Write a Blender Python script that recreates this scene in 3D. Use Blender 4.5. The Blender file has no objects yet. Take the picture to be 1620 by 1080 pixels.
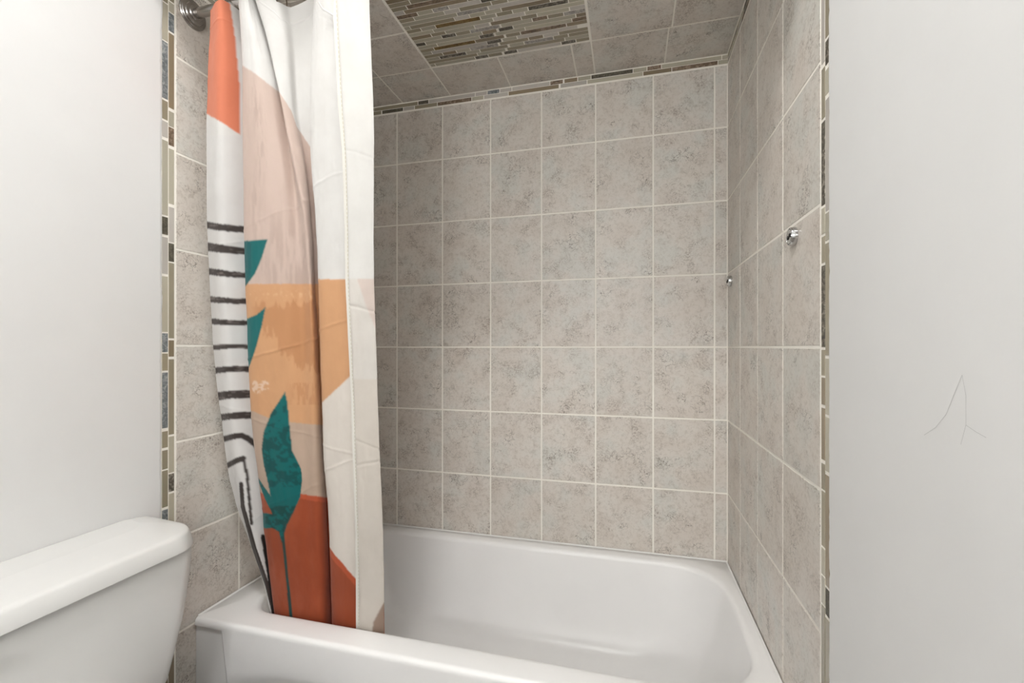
import bpy, bmesh, math, random
import numpy as np
from mathutils import Vector, Matrix

# ------------------------------------------------------------------ camera, light, exposure
SC = bpy.context.scene
COL = SC.collection
F, PSI, HOR = 710.3, 0.255586, 548.75       # focal length in pixels of a 1620x1080 frame, yaw, horizon row
ZC = 1.153                                   # eye height
cam = bpy.data.objects.new('camera', bpy.data.cameras.new('camera'))
COL.objects.link(cam)
cam.data.sensor_fit = 'HORIZONTAL'
cam.data.sensor_width = 36.0
cam.data.lens = 36.0 * F / 1620.0
cam.data.shift_y = (HOR - 540.0) / 1620.0
cam.data.clip_start = 0.01
cam.location = (0, 0, ZC)
cam.rotation_euler = (math.pi / 2, 0, PSI)
SC.camera = cam

world = bpy.data.worlds.new('room_world'); SC.world = world
world.use_nodes = True
world.node_tree.nodes['Background'].inputs[0].default_value = (0.9, 0.95, 1, 1)
world.node_tree.nodes['Background'].inputs[1].default_value = 0.05
LAMP_POWER = 98.0                            # emission strength of the ceiling lamp's glass bowl
LAMP_POS = (-0.32, 0.14, 2.83)
FILL_POWER = 90.0                         # emission strength of the added, unseen fill globes on the rear wall
SC.view_settings.view_transform = 'Standard'
SC.view_settings.look = 'None'
SC.view_settings.exposure = 0.2
SC.view_settings.gamma = 1.0
SC.view_settings.use_curve_mapping = False

random.seed(7)
CP, SP = math.cos(PSI), math.sin(PSI)
def proj(X, Y, Z):
    zc = -SP * X + CP * Y
    return 810 + F * (CP * X + SP * Y) / zc, HOR - F * (Z - ZC) / zc
def xdir(px):                                 # ray direction in plan, per unit of camera depth
    u = (px - 810) / F
    return -SP + CP * u, CP + SP * u

# ------------------------------------------------------------------ measured room
XR, XL, YB = 0.3337, -1.1717, 1.7157          # tile faces: right wall, left wall, back wall
P, Q = 0.2575, 0.2071                         # tile pitch: height, width
ZCEIL = ZC + 1.0284                           # alcove ceiling
ZBORD = ZC + 0.9907                           # lower edge of the mosaic border
RIM = 0.400                                   # tub rim height
YF = 0.893                                    # where paint meets the mosaic
YTR, YTL = 0.9235, 0.931                      # outer edge of field tile, right / left
YHEAD = 0.86
ZROOM = 2.90
YREAR = -1.45
RE = 0.0010                                   # grout recess

def X_on_back(px):
    a, b = xdir(px); return YB * a / b
def Y_on_side(px, X):
    a, b = xdir(px); return X * b / a
def Z_on_side(px, py, X):
    a, b = xdir(px); return ZC + (HOR - py) / F * (X / a)

# ------------------------------------------------------------------ helpers
def s2l(c):
    c = c / 255.0
    return c / 12.92 if c <= 0.04045 else ((c + 0.055) / 1.055) ** 2.4
def rgb(r, g, b): return (s2l(r), s2l(g), s2l(b), 1.0)

def link(o, parent=None):
    COL.objects.link(o)
    if parent is not None: o.parent = parent
    return o
def tag(o, label=None, cat=None, group=None, kind=None):
    if label: o['label'] = label
    if cat: o['category'] = cat
    if group: o['group'] = group
    if kind: o['kind'] = kind
    return o
def mesh_obj(name, verts, faces, mat, parent=None, smooth=False):
    me = bpy.data.meshes.new(name)
    me.from_pydata([tuple(v) for v in verts], [], faces)
    me.update()
    if smooth: me.polygons.foreach_set('use_smooth', [True] * len(me.polygons))
    if mat: me.materials.append(mat)
    return link(bpy.data.objects.new(name, me), parent)
def bm_obj(name, bm, mat, parent=None, smooth=False):
    bmesh.ops.recalc_face_normals(bm, faces=bm.faces)
    me = bpy.data.meshes.new(name); bm.to_mesh(me); bm.free()
    if smooth: me.polygons.foreach_set('use_smooth', [True] * len(me.polygons))
    if mat: me.materials.append(mat)
    return link(bpy.data.objects.new(name, me), parent)
def empty(name, loc=(0, 0, 0)):
    o = bpy.data.objects.new(name, None); o.location = loc; o.empty_display_size = 0.05
    return link(o)
def box_bm(x0, x1, y0, y1, z0, z1, bevel=0, seg=2):
    bm = bmesh.new()
    bmesh.ops.create_cube(bm, size=1)
    for v in bm.verts:
        v.co = Vector(((x0 + x1) / 2 + v.co.x * (x1 - x0), (y0 + y1) / 2 + v.co.y * (y1 - y0), (z0 + z1) / 2 + v.co.z * (z1 - z0)))
    if bevel: bmesh.ops.bevel(bm, geom=bm.edges[:], offset=bevel, segments=seg, affect='EDGES', profile=0.5)
    return bm
def loft(rings, closed=True, cap0=False, cap1=False):
    n = len(rings[0]); verts = [v for r in rings for v in r]; faces = []
    for i in range(len(rings) - 1):
        for j in range(n if closed else n - 1):
            k = (j + 1) % n
            faces.append((i * n + j, i * n + k, (i + 1) * n + k, (i + 1) * n + j))
    if cap0: faces.append(tuple(range(n))[::-1])
    if cap1: faces.append(tuple((len(rings) - 1) * n + j for j in range(n)))
    return verts, faces
def lathe(profile, n=48):                     # (radius, height) about +z
    return [[(r * math.cos(2 * math.pi * j / n), r * math.sin(2 * math.pi * j / n), h) for j in range(n)] for r, h in profile]

# ------------------------------------------------------------------ materials
def new_mat(name):
    m = bpy.data.materials.new(name); m.use_nodes = True
    nt = m.node_tree; b = nt.nodes['Principled BSDF']
    return m, nt, b
def N(nt, t, **kw):
    n = nt.nodes.new(t)
    for k, v in kw.items(): setattr(n, k, v)
    return n
def ramp(nt, src, stops):
    r = N(nt, 'ShaderNodeValToRGB')
    e = r.color_ramp.elements
    while len(e) < len(stops): e.new(0.5)
    for el, (p, c) in zip(e, stops):
        el.position = p; el.color = c if len(c) == 4 else (*c, 1)
    nt.links.new(src, r.inputs[0]); return r
def mixc(nt, fac, a, b, mode='MIX'):
    m = N(nt, 'ShaderNodeMix', data_type='RGBA', blend_type=mode)
    for s, v in ((m.inputs[0], fac), (m.inputs[6], a), (m.inputs[7], b)):
        if hasattr(v, 'links'): nt.links.new(v, s)
        else: s.default_value = v
    return m.outputs[2]
def noise(nt, vec, scale, detail=4, rough=0.55, dist=0.0):
    n = N(nt, 'ShaderNodeTexNoise'); n.inputs['Scale'].default_value = scale
    n.inputs['Detail'].default_value = detail; n.inputs['Roughness'].default_value = rough
    n.inputs['Distortion'].default_value = dist
    nt.links.new(vec, n.inputs['Vector']); return n
def per_object_vec(nt):
    tc = N(nt, 'ShaderNodeTexCoord'); oi = N(nt, 'ShaderNodeObjectInfo')
    mul = N(nt, 'ShaderNodeMath', operation='MULTIPLY'); mul.inputs[1].default_value = 53.0
    nt.links.new(oi.outputs['Random'], mul.inputs[0])
    cx = N(nt, 'ShaderNodeCombineXYZ')
    for i in range(3): nt.links.new(mul.outputs[0], cx.inputs[i])
    add = N(nt, 'ShaderNodeVectorMath', operation='ADD')
    nt.links.new(tc.outputs['Object'], add.inputs[0]); nt.links.new(cx.outputs[0], add.inputs[1])
    return add.outputs[0], oi.outputs['Random']
def bump(nt, b, height, strength, dist=0.001):
    bp = N(nt, 'ShaderNodeBump'); bp.inputs['Strength'].default_value = strength
    bp.inputs['Distance'].default_value = dist
    nt.links.new(height, bp.inputs['Height']); nt.links.new(bp.outputs[0], b.inputs['Normal'])

def make_tile_mat():
    m, nt, b = new_mat('greige_ceramic_tile')
    vec, rnd = per_object_vec(nt)
    big = noise(nt, vec, 9, 3, 0.5)
    col = ramp(nt, big.outputs['Fac'], [(0.36, rgb(213, 205, 196)), (0.52, rgb(217, 211, 203)), (0.66, rgb(212, 210, 203))]).outputs[0]
    # fine mottling
    fine = noise(nt, vec, 88, 6, 0.74, 0.8)
    col = mixc(nt, 1.0, col, ramp(nt, fine.outputs['Fac'], [(0.27, (0.72, 0.69, 0.655)), (0.52, (1, 1, 1)), (0.75, (1.0, 1.0, 1.0))]).outputs[0], 'MULTIPLY')
    # darker rusty blotches
    blot = noise(nt, vec, 16, 4, 0.65, 0.4)
    bl = ramp(nt, blot.outputs['Fac'], [(0.49, (0, 0, 0)), (0.64, (1, 1, 1))])
    grain = noise(nt, vec, 190, 3, 0.7)
    gr = ramp(nt, grain.outputs['Fac'], [(0.44, (0, 0, 0)), (0.66, (1, 1, 1))])
    mm = N(nt, 'ShaderNodeMath', operation='MULTIPLY')
    nt.links.new(bl.outputs[0], mm.inputs[0]); nt.links.new(gr.outputs[0], mm.inputs[1])
    mm2 = N(nt, 'ShaderNodeMath', operation='MULTIPLY'); mm2.inputs[1].default_value = 0.70
    nt.links.new(mm.outputs[0], mm2.inputs[0])
    col = mixc(nt, mm2.outputs[0], col, rgb(128, 112, 98))
    # thin dark crackle veins, in patches
    dv = noise(nt, vec, 28, 3, 0.6)
    sc = N(nt, 'ShaderNodeVectorMath', operation='SCALE'); sc.inputs['Scale'].default_value = 0.075
    nt.links.new(dv.outputs['Color'], sc.inputs[0])
    ad = N(nt, 'ShaderNodeVectorMath', operation='ADD')
    nt.links.new(vec, ad.inputs[0]); nt.links.new(sc.outputs[0], ad.inputs[1])
    vo = N(nt, 'ShaderNodeTexVoronoi', feature='DISTANCE_TO_EDGE'); vo.inputs['Scale'].default_value = 46
    nt.links.new(ad.outputs[0], vo.inputs['Vector'])
    vn = ramp(nt, vo.outputs['Distance'], [(0.0, (1, 1, 1)), (0.045, (0, 0, 0))])
    pm = noise(nt, vec, 13, 2, 0.5)
    pmr = ramp(nt, pm.outputs['Fac'], [(0.56, (0, 0, 0)), (0.66, (0.95, 0.95, 0.95))])
    m3 = N(nt, 'ShaderNodeMath', operation='MULTIPLY')
    nt.links.new(vn.outputs[0], m3.inputs[0]); nt.links.new(pmr.outputs[0], m3.inputs[1])
    col = mixc(nt, m3.outputs[0], col, rgb(104, 94, 84))
    # tile to tile tone
    tn = ramp(nt, rnd, [(0, (0.96, 0.955, 0.95)), (1, (1.02, 1.02, 1.02))])
    col = mixc(nt, 1.0, col, tn.outputs[0], 'MULTIPLY')
    nt.links.new(col, b.inputs['Base Color'])
    b.inputs['Roughness'].default_value = 0.38
    b.inputs['Specular IOR Level'].default_value = 0.4
    bump(nt, b, fine.outputs['Fac'], 0.12, 0.0008)
    return m
TILE = make_tile_mat()

def simple(name, c, rough, spec=0.5, metal=0.0, bumps=None, coat=0.0):
    m, nt, b = new_mat(name)
    tc = N(nt, 'ShaderNodeTexCoord')
    n = noise(nt, tc.outputs['Object'], 6, 4)
    k = ramp(nt, n.outputs['Fac'], [(0.3, tuple(x * 0.97 for x in c[:3])), (0.7, c[:3])])
    nt.links.new(k.outputs[0], b.inputs['Base Color'])
    b.inputs['Roughness'].default_value = rough
    b.inputs['Specular IOR Level'].default_value = spec
    b.inputs['Metallic'].default_value = metal
    b.inputs['Coat Weight'].default_value = coat
    b.inputs['Coat Roughness'].default_value = 0.05
    if bumps:
        nb = noise(nt, tc.outputs['Object'], bumps[0], 3)
        bump(nt, b, nb.outputs['Fac'], bumps[1], bumps[2])
    return m
GROUT = simple('cream_grout', rgb(246, 242, 233), 0.9, 0.2, bumps=(900, 0.3, 0.0005))
PAINT = simple('white_wall_paint', rgb(224, 224, 223), 0.55, 0.3, bumps=(140, 0.10, 0.0006))
PLASTER = simple('white_plaster_edge', rgb(232, 231, 228), 0.8, 0.2, bumps=(400, 0.5, 0.001))
ENAMEL = simple('white_tub_enamel', rgb(243, 242, 241), 0.33, 0.5)
CHINA = simple('white_vitreous_china', rgb(222, 222, 220), 0.20, 0.5)
CHROME = simple('brushed_nickel', rgb(176, 172, 168), 0.22, 0.5, metal=1.0)
CHROME2 = simple('polished_chrome', rgb(200, 200, 200), 0.10, 0.5, metal=1.0)
DARK = simple('dark_screw_recess', rgb(24, 22, 20), 0.6)
FLOORM = simple('grey_floor_tile', rgb(116, 108, 100), 0.4)

def glass(name, c):
    m, nt, b = new_mat(name)
    vec, rnd = per_object_vec(nt)
    tn = ramp(nt, rnd, [(0, (0.86, 0.86, 0.86)), (1, (1.08, 1.08, 1.08))])
    nt.links.new(mixc(nt, 1.0, c, tn.outputs[0], 'MULTIPLY'), b.inputs['Base Color'])
    b.inputs['Roughness'].default_value = 0.22
    b.inputs['Coat Weight'].default_value = 0.3; b.inputs['Coat Roughness'].default_value = 0.04
    return m
def stone(name, c1, c2, c3):
    m, nt, b = new_mat(name)
    vec, rnd = per_object_vec(nt)
    n1 = noise(nt, vec, 95, 6, 0.72, 0.8)
    k = ramp(nt, n1.outputs['Fac'], [(0.34, c1), (0.5, c2), (0.64, c3)])
    nt.links.new(k.outputs[0], b.inputs['Base Color'])
    b.inputs['Roughness'].default_value = 0.55
    bump(nt, b, n1.outputs['Fac'], 0.6, 0.0015)
    return m
MOS = {
    'L': glass('pale_olive_glass', rgb(184, 178, 160)),
    'O': glass('olive_grey_glass', rgb(154, 145, 124)),
    'G': glass('light_grey_glass', rgb(196, 190, 182)),
    'B': glass('brown_olive_glass', rgb(142, 127, 104)),
    'D': stone('dark_mottled_slate', rgb(52, 48, 40), rgb(92, 86, 74), rgb(168, 160, 148)),
    'S': stone('pale_grey_slate', rgb(118, 114, 108), rgb(160, 155, 149), rgb(200, 194, 186)),
    'R': stone('rust_brown_slate', rgb(84, 70, 56), rgb(122, 102, 82), rgb(160, 144, 128)),
    'K': stone('charcoal_slate', rgb(62, 58, 48), rgb(86, 81, 68), rgb(112, 106, 92)),
    'Y': stone('golden_brown_slate', rgb(82, 64, 26), rgb(112, 86, 36), rgb(134, 112, 66)),
    'T': stone('blue_grey_slate', rgb(84, 90, 94), rgb(120, 125, 127), rgb(172, 174, 172)),
}
WEIGHTED = 'LLLLOOOOGGGBBDDSRKYT'

# ------------------------------------------------------------------ tiles
_cache = {}
def tile_mesh(name, w, h, mat, t, bev):
    key = (name, round(w, 4), round(h, 4), mat.name)
    if key in _cache: return _cache[key]
    rings = []
    for ins, z in ((0, -0.003), (0, t - bev), (bev, t)):
        a, b_ = w / 2 - ins, h / 2 - ins
        rings.append([(-a, -b_, z), (a, -b_, z), (a, b_, z), (-a, b_, z)])
    v, f = loft(rings, cap1=True)
    me = bpy.data.meshes.new(name); me.from_pydata(v, [], f); me.update(); me.materials.append(mat)
    _cache[key] = me
    return me
PLANES = {   # origin-free frames: u axis, v axis, normal
    'back': (Vector((1, 0, 0)), Vector((0, 0, 1)), Vector((0, -1, 0))),
    'right': (Vector((0, 1, 0)), Vector((0, 0, 1)), Vector((-1, 0, 0))),
    'left': (Vector((0, -1, 0)), Vector((0, 0, 1)), Vector((1, 0, 0))),
    'ceil': (Vector((1, 0, 0)), Vector((0, -1, 0)), Vector((0, 0, -1))),
}
def place_tile(name, plane, a0, a1, b0, b1, parent, mat=None, grout=0.0052, t=RE, bev=0.0011, jig=0.0002):
    """a: world X (back, ceiling) or Y (side walls); b: world Z (walls) or Y (ceiling)"""
    mat = mat or TILE
    w, h = a1 - a0 - grout, b1 - b0 - grout
    if w < 0.002 or h < 0.002: return None
    o = bpy.data.objects.new(name, tile_mesh(name, w, h, mat, t, bev))
    U, V, Nn = PLANES[plane]
    ca, cb = (a0 + a1) / 2, (b0 + b1) / 2
    j = random.uniform(-jig, jig)
    loc = {'back': (ca, YB + RE, cb), 'right': (XR + RE, ca, cb), 'left': (XL - RE, ca, cb), 'ceil': (ca, cb, ZCEIL + RE)}[plane]
    rot = Matrix((U, V, Nn)).transposed().to_4x4()
    o.matrix_world = Matrix.Translation(Vector(loc) + Nn * j) @ rot
    link(o, parent)
    return o

def slab(name, x0, x1, y0, y1, z0, z1, mat, label):
    o = bm_obj(name, box_bm(x0, x1, y0, y1, z0, z1), mat)
    return tag(o, label, kind='structure')

# room shell
floor = slab('floor', XL - 0.15, XR + 0.15, YREAR - 0.12, YB + 0.14, -0.10, 0.0, FLOORM, 'grey bathroom floor below the tub and toilet')
wall_back = slab('wall_back', XL - 0.14, XR + 0.14, YB + RE, YB + 0.14, 0.0, ZROOM, GROUT, 'grey tiled back wall of the tub alcove')
wall_left = slab('wall_left', XL - 0.14, XL - RE, YF - 0.03, YB + RE, 0.0, ZROOM, GROUT, 'grey tiled left end wall of the tub alcove')
wall_right = slab('wall_right', XR + RE, XR + 0.14, YF - 0.03, YB + RE, 0.0, ZROOM, GROUT, 'grey tiled right end wall of the tub alcove')
ceiling = slab('ceiling', XL - RE, XR + RE, YHEAD, YB + RE, ZCEIL + RE, ZCEIL + 0.06, GROUT, 'tiled alcove ceiling with a mosaic panel')
wall_header = slab('wall_header', XL - 0.02, XR + 0.02, YHEAD - 0.10, YHEAD, ZCEIL, ZROOM, PAINT, 'white painted bulkhead above the tub opening')
slab('ceiling_outer', XL - 0.15, XR + 0.15, YREAR - 0.12, YB + 0.14, ZROOM, ZROOM + 0.1, PAINT, 'white painted bathroom ceiling')
slab('wall_rear', XL - 0.15, XR + 0.15, YREAR - 0.12, YREAR, 0.0, ZROOM, PAINT, 'white painted rear wall of the bathroom')

def painted_wall(name, side, label):
    """painted wall with a slightly proud, ragged plaster edge against the mosaic"""
    rnd = random.Random(3 if side > 0 else 11)
    X = XR if side > 0 else XL
    proud = 0.0022
    n = 330
    zs = [ZROOM * i / n for i in range(n + 1)]
    e = []; wob = 0
    for z in zs:
        wob = 0.86 * wob + rnd.uniform(-0.0007, 0.0007)
        chip = rnd.uniform(0, 0.0022) if rnd.random() < 0.10 else 0
        base = YF - 0.006 if side > 0 else YF + 0.0042 - (0.003 * max(0.0, (2.05 - z)) / 1.4)
        if side > 0: base += -0.001 * (1 - z / 2.2)
        e.append(base + wob - chip)
    d = -side
    rings = []
    for z, y in zip(zs, e):
        rings.append([(X + side * 0.14, YREAR, z), (X + d * proud, YREAR, z), (X + d * proud, y - 0.006, z),
                      (X + d * proud * 0.55, y - 0.0012, z), (X - d * 0.0015, y, z), (X + side * 0.14, y - 0.002, z)])
    v, f = loft(rings, cap0=True, cap1=True)
    bm = bmesh.new(); vs = [bm.verts.new(p) for p in v]
    for q in f: bm.faces.new([vs[i] for i in q])
    return tag(bm_obj(name, bm, PAINT), label, kind='structure')
painted_wall('wall_outer_left', -1, 'white painted wall behind the toilet tank')
pw_right = painted_wall('wall_outer_right', 1, 'white painted wall to the right of the tub')
def hairline():                               # fine scratch in the paint
    m = simple('scratched_paint', rgb(186, 186, 185), 0.8, 0.2)
    bm = bmesh.new()
    for line in ([(1522,593),(1510,622),(1497,655),(1480,676),(1462,688)], [(1522,593),(1528,625),(1528,672),(1520,703)], [(1528,672),(1544,683),(1560,692)]):
        X = XR - 0.0024
        pts = [Vector((X, Y_on_side(a, X), Z_on_side(a, b, X))) for a, b in line]
        for p, q in zip(pts[:-1], pts[1:]):
            d = (q - p).normalized(); nn = d.cross(Vector((1, 0, 0))) * 0.00022
            bm.faces.new([bm.verts.new(w) for w in (p - nn, q - nn, q + nn, p + nn)])
    bm_obj('paint_scratch', bm, m, pw_right)
hairline()

# field tile -------------------------------------------------------
rows = [ZC + n * P for n in range(-2, 4)]
rows_b = [RIM - 0.012] + rows + [ZBORD + 0.0005]
xj = [XR - 0.0423 - k * Q for k in range(0, 8)]
cols_b = sorted([XL, XR] + [x for x in xj if x > XL + 0.01])
for b0, b1 in zip(rows_b[:-1], rows_b[1:]):
    for a0, a1 in zip(cols_b[:-1], cols_b[1:]):
        place_tile('tile', 'back', a0, a1, b0, b1, wall_back)
def side_tiles(plane, cols, zoff, wall):
    rr = [0.0, ZC - 4 * P + zoff, ZC - 3 * P + zoff] + [z + zoff for z in rows] + [ZBORD]
    for b0, b1 in zip(rr[:-1], rr[1:]):
        for a0, a1 in zip(cols[:-1], cols[1:]):
            if b1 < RIM - 0.02 and a0 > 1.1: continue      # hidden behind the tub
            place_tile('tile', plane, a0, a1, b0, b1, wall)
side_tiles('right', [YTR, 1.1295, 1.3355, 1.5310, YB], 0.0, wall_right)
side_tiles('left', [YTL, 1.1340, 1.3410, 1.5480, YB], 0.004, wall_left)

# ceiling field tile
MX0, MX1, MY1, MY0 = -0.7075, -0.1255, 1.5270, 1.0500
def ct(a0, a1, b0, b1): place_tile('tile', 'ceil', a0, a1, b0, b1, ceiling)
for a0, a1 in ((XL, -0.924), (-0.924, -0.708), (-0.708, -0.4535), (-0.4535, -0.1925), (-0.1925, -0.1250), (-0.1250, 0.1240), (0.1240, XR)):
    ct(a0, a1, 1.5285, YB)
for b0, b1 in ((1.3340, 1.5285), (1.1270, 1.3340), (0.9200, 1.1270), (YHEAD, 0.9200)):
    ct(XL, -0.924, b0, b1); ct(-0.924, MX0 - 0.001, b0, b1)
for b0, b1 in ((1.3215, 1.5285), (1.1145, 1.3215), (0.9075, 1.1145), (YHEAD, 0.9075)):
    ct(MX1 + 0.001, 0.1330, b0, b1); ct(0.1330, XR, b0, b1)
for a0, a1 in ((MX0, -0.4535), (-0.4535, -0.1925), (-0.1925, MX1)):
    ct(a0, a1, YHEAD, MY0 - 0.002)

# mosaics ----------------------------------------------------------
def mosaic(plane, a0, a1, b0, b1, code, parent, g=0.0023):
    o = place_tile('mosaic_tile', plane, a0, a1, b0, b1, parent, MOS[code], grout=g, t=RE * 0.75, bev=0.0004, jig=0.0002)
    return o
# ceiling panel: rows from the back towards the front; (left px, right px, kind)
A = lambda u: 600 + u / 9.0
B_ = lambda u: 765 + u / 9.0
R = [
 [(A(725),A(797),'L'),(A(802),A(1362),'L'),(A(1368),B_(68),'D'),(B_(72),B_(265),'O'),(B_(292),B_(478),'D'),(B_(488),B_(1098),'G'),(B_(1108),B_(1312),'D'),(B_(1320),B_(1522),'O')],
 [(A(705),A(1396),'O'),(A(1402),B_(310),'L'),(B_(338),B_(1153),'O'),(B_(1163),B_(1512),'L')],
 [(A(680),A(857),'L'),(A(863),A(1237),'D'),(A(1243),A(1430),'L'),(A(1438),B_(345),'O'),(B_(373),B_(572),'L'),(B_(582),B_(992),'S'),(B_(1000),B_(1203),'O'),(B_(1213),B_(1502),'O')],
 [(A(640),A(902),'O'),(A(908),A(1097),'B'),(A(1103),A(1292),'L'),(A(1298),B_(207),'S'),(B_(232),B_(637),'O'),(B_(645),B_(848),'B'),(B_(856),B_(1065),'G'),(B_(1073),B_(1492),'O')],
 [(A(610),A(747),'L'),(A(753),B_(46),'G'),(B_(50),B_(252),'D'),(B_(273),B_(472),'L'),(B_(483),B_(1338),'G')],
 [(A(590),A(777),'O'),(A(783),A(1366),'Y'),(A(1370),B_(292),'B'),(B_(318),B_(521),'O'),(B_(529),B_(1177),'R'),(B_(1184),B_(1482),'B')],
 [(A(560),A(822),'L'),(A(829),A(1426),'L'),(A(1432),B_(148),'D'),(B_(173),B_(587),'L'),(B_(596),B_(1252),'L'),(B_(1260),B_(1482),'R')],
 [(A(525),A(658),'K'),(A(664),A(1463),'L'),(A(1469),B_(187),'B'),(B_(217),B_(417),'K'),(B_(428),B_(1308),'L'),(B_(1318),B_(1468),'B')],
 [(A(500),A(887),'L'),(A(891),A(1088),'D'),(A(1094),A(1293),'O'),(A(1300),B_(232),'S'),(B_(254),B_(687),'L'),(B_(696),B_(908),'R'),(B_(917),B_(1138),'O'),(B_(1145),B_(1455),'S')],
 [(A(460),A(738),'B'),(A(744),A(941),'O'),(A(946),A(1353),'L'),(A(1360),B_(82),'G'),(B_(104),B_(533),'B'),(B_(540),B_(758),'O'),(B_(767),B_(1218),'L'),(B_(1229),B_(1446),'G')],
 [(A(420),A(768),'L'),(A(774),B_(131),'L'),(B_(144),B_(583),'G'),(B_(594),B_(1432),'L')],
 [(A(390),A(593),'O'),(A(599),A(798),'L'),(A(804),A(1436),'Y'),(A(1444),B_(173),'L'),(B_(188),B_(408),'O'),(B_(416),B_(628),'L'),(B_(639),B_(1203),'D'),(B_(1211),B_(1432),'L')],
 [(A(355),A(438),'L'),(A(444),A(1068),'O'),(A(1075),A(1283),'G'),(A(1290),A(1503),'L'),(A(1510),B_(248),'L'),(B_(257),B_(943),'B'),(B_(953),B_(1425),'L')],
 [(A(320),A(1103),'L'),(A(1110),B_(63),'S'),(B_(74),B_(820),'G'),(B_(828),B_(1415),'D')],
 [(A(285),A(493),'O'),(A(500),A(923),'L'),(A(930),A(1138),'G'),(A(1145),B_(106),'O'),(B_(114),B_(338),'O'),(B_(346),B_(940),'L'),(B_(950),B_(1410),'O')],
 [(A(250),A(543),'R'),(A(550),A(758),'L'),(A(765),A(986),'S'),(A(992),A(1438),'G'),(A(1446),B_(240),'K'),(B_(248),B_(800),'B'),(B_(810),B_(1400),'G')],
 [(A(205),A(353),'G'),(A(360),A(1248),'B'),(A(1255),B_(20),'O'),(B_(28),B_(600),'L'),(B_(610),B_(1395),'B')],
 [(A(175),A(388),'O'),(A(395),A(1053),'R'),(A(1062),B_(300),'L'),(B_(310),B_(900),'G'),(B_(910),B_(1390),'O')],
 [(A(135),A(433),'O'),(A(440),A(1150),'O'),(A(1160),B_(200),'D'),(B_(210),B_(800),'L'),(B_(810),B_(1385),'S')],
]
rr = random.Random(5)
yy = MY1 - 0.0040; RP = 0.01635; i = 0
while yy - RP > MY0:
    y0, y1 = yy - RP, yy
    if i < len(R):
        yc = (y0 + y1) / 2
        lst = R[i]
        for k, (p0, p1, code) in enumerate(lst):
            a, b = xdir(p0); x0 = yc * a / b
            a, b = xdir(p1); x1 = yc * a / b
            if k == 0: x0 = MX0 + 0.0035
            if k == len(lst) - 1 and i != 4: x1 = MX1 - 0.0035
            mosaic('ceil', x0 - 0.0003, x1 + 0.0003, y0, y1, code, ceiling)
    else:
        x = MX0 + 0.0035
        while x < MX1 - 0.008:
            x1 = min(x + rr.choice((0.025, 0.035, 0.05, 0.05, 0.10, 0.15)) + rr.uniform(-0.002, 0.002), MX1 - 0.0035)
            mosaic('ceil', x, x1, y0, y1, rr.choice(WEIGHTED), ceiling); x = x1
    yy = y0; i += 1

# border along the top of the back wall
Z5 = lambda u: 560 + u / 4.05
Z6 = lambda u: 900 + u / 3.767
top = [(Z5(130),Z5(408),'O'),(Z5(411),Z5(477),'K'),(Z5(480),Z5(775),'G'),(Z5(778),Z5(852),'G'),(Z5(855),Z5(932),'T'),(Z5(935),Z5(1010),'G'),(Z5(1013),Z5(1254),'G'),(Z5(1257),Z5(1338),'R'),(Z5(1348),Z5(1431),'B'),(Z5(1436),Z6(52),'L'),(Z6(54),Z6(131),'L'),(Z6(133),Z6(381),'K'),(Z6(383),Z6(464),'L'),(Z6(467),Z6(550),'R'),(Z6(553),Z6(910),'L'),(Z6(913),Z6(950),'L')]
low = [(Z5(125),Z5(174),'O'),(Z5(180),Z5(314),'K'),(Z5(317),Z5(386),'G'),(Z5(389),Z5(532),'O'),(Z5(535),Z5(752),'R'),(Z5(755),Z5(829),'L'),(Z5(833),Z5(987),'G'),(Z5(990),Z5(1312),'B'),(Z5(1323),Z5(1492),'G'),(Z5(1495),Z6(107),'G'),(Z6(110),Z6(440),'L'),(Z6(443),Z6(612),'B'),(Z6(615),Z6(887),'R'),(Z6(890),Z6(952),'L')]
for lst, z0, z1 in ((top, ZBORD + 0.0205, ZBORD + 0.0355), (low, ZBORD + 0.0045, ZBORD + 0.0195)):
    first = X_on_back(lst[0][0])
    x = first
    while x > XL + 0.01:                                     # behind the curtain
        x2 = max(XL + 0.002, x - rr.choice((0.03, 0.05, 0.1)))
        mosaic('back', x2, x, z0, z1, rr.choice(WEIGHTED), wall_back, 0.002); x = x2
    for p0, p1, code in lst:
        mosaic('back', X_on_back(p0), X_on_back(p1), z0, z1, code, wall_back, 0.0008)
for plane, wall, ye in (('right', wall_right, YTR), ('left', wall_left, YTL)):
    for z0, z1 in ((ZBORD + 0.0205, ZBORD + 0.0355), (ZBORD + 0.0045, ZBORD + 0.0195)):
        y = YB - 0.003
        while y > ye + 0.006:
            y2 = max(ye + 0.001, y - rr.choice((0.03, 0.05, 0.075, 0.1)))
            mosaic(plane, y2, y, z0, z1, rr.choice('LOGBKRDL'), wall, 0.002); y = y2

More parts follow.
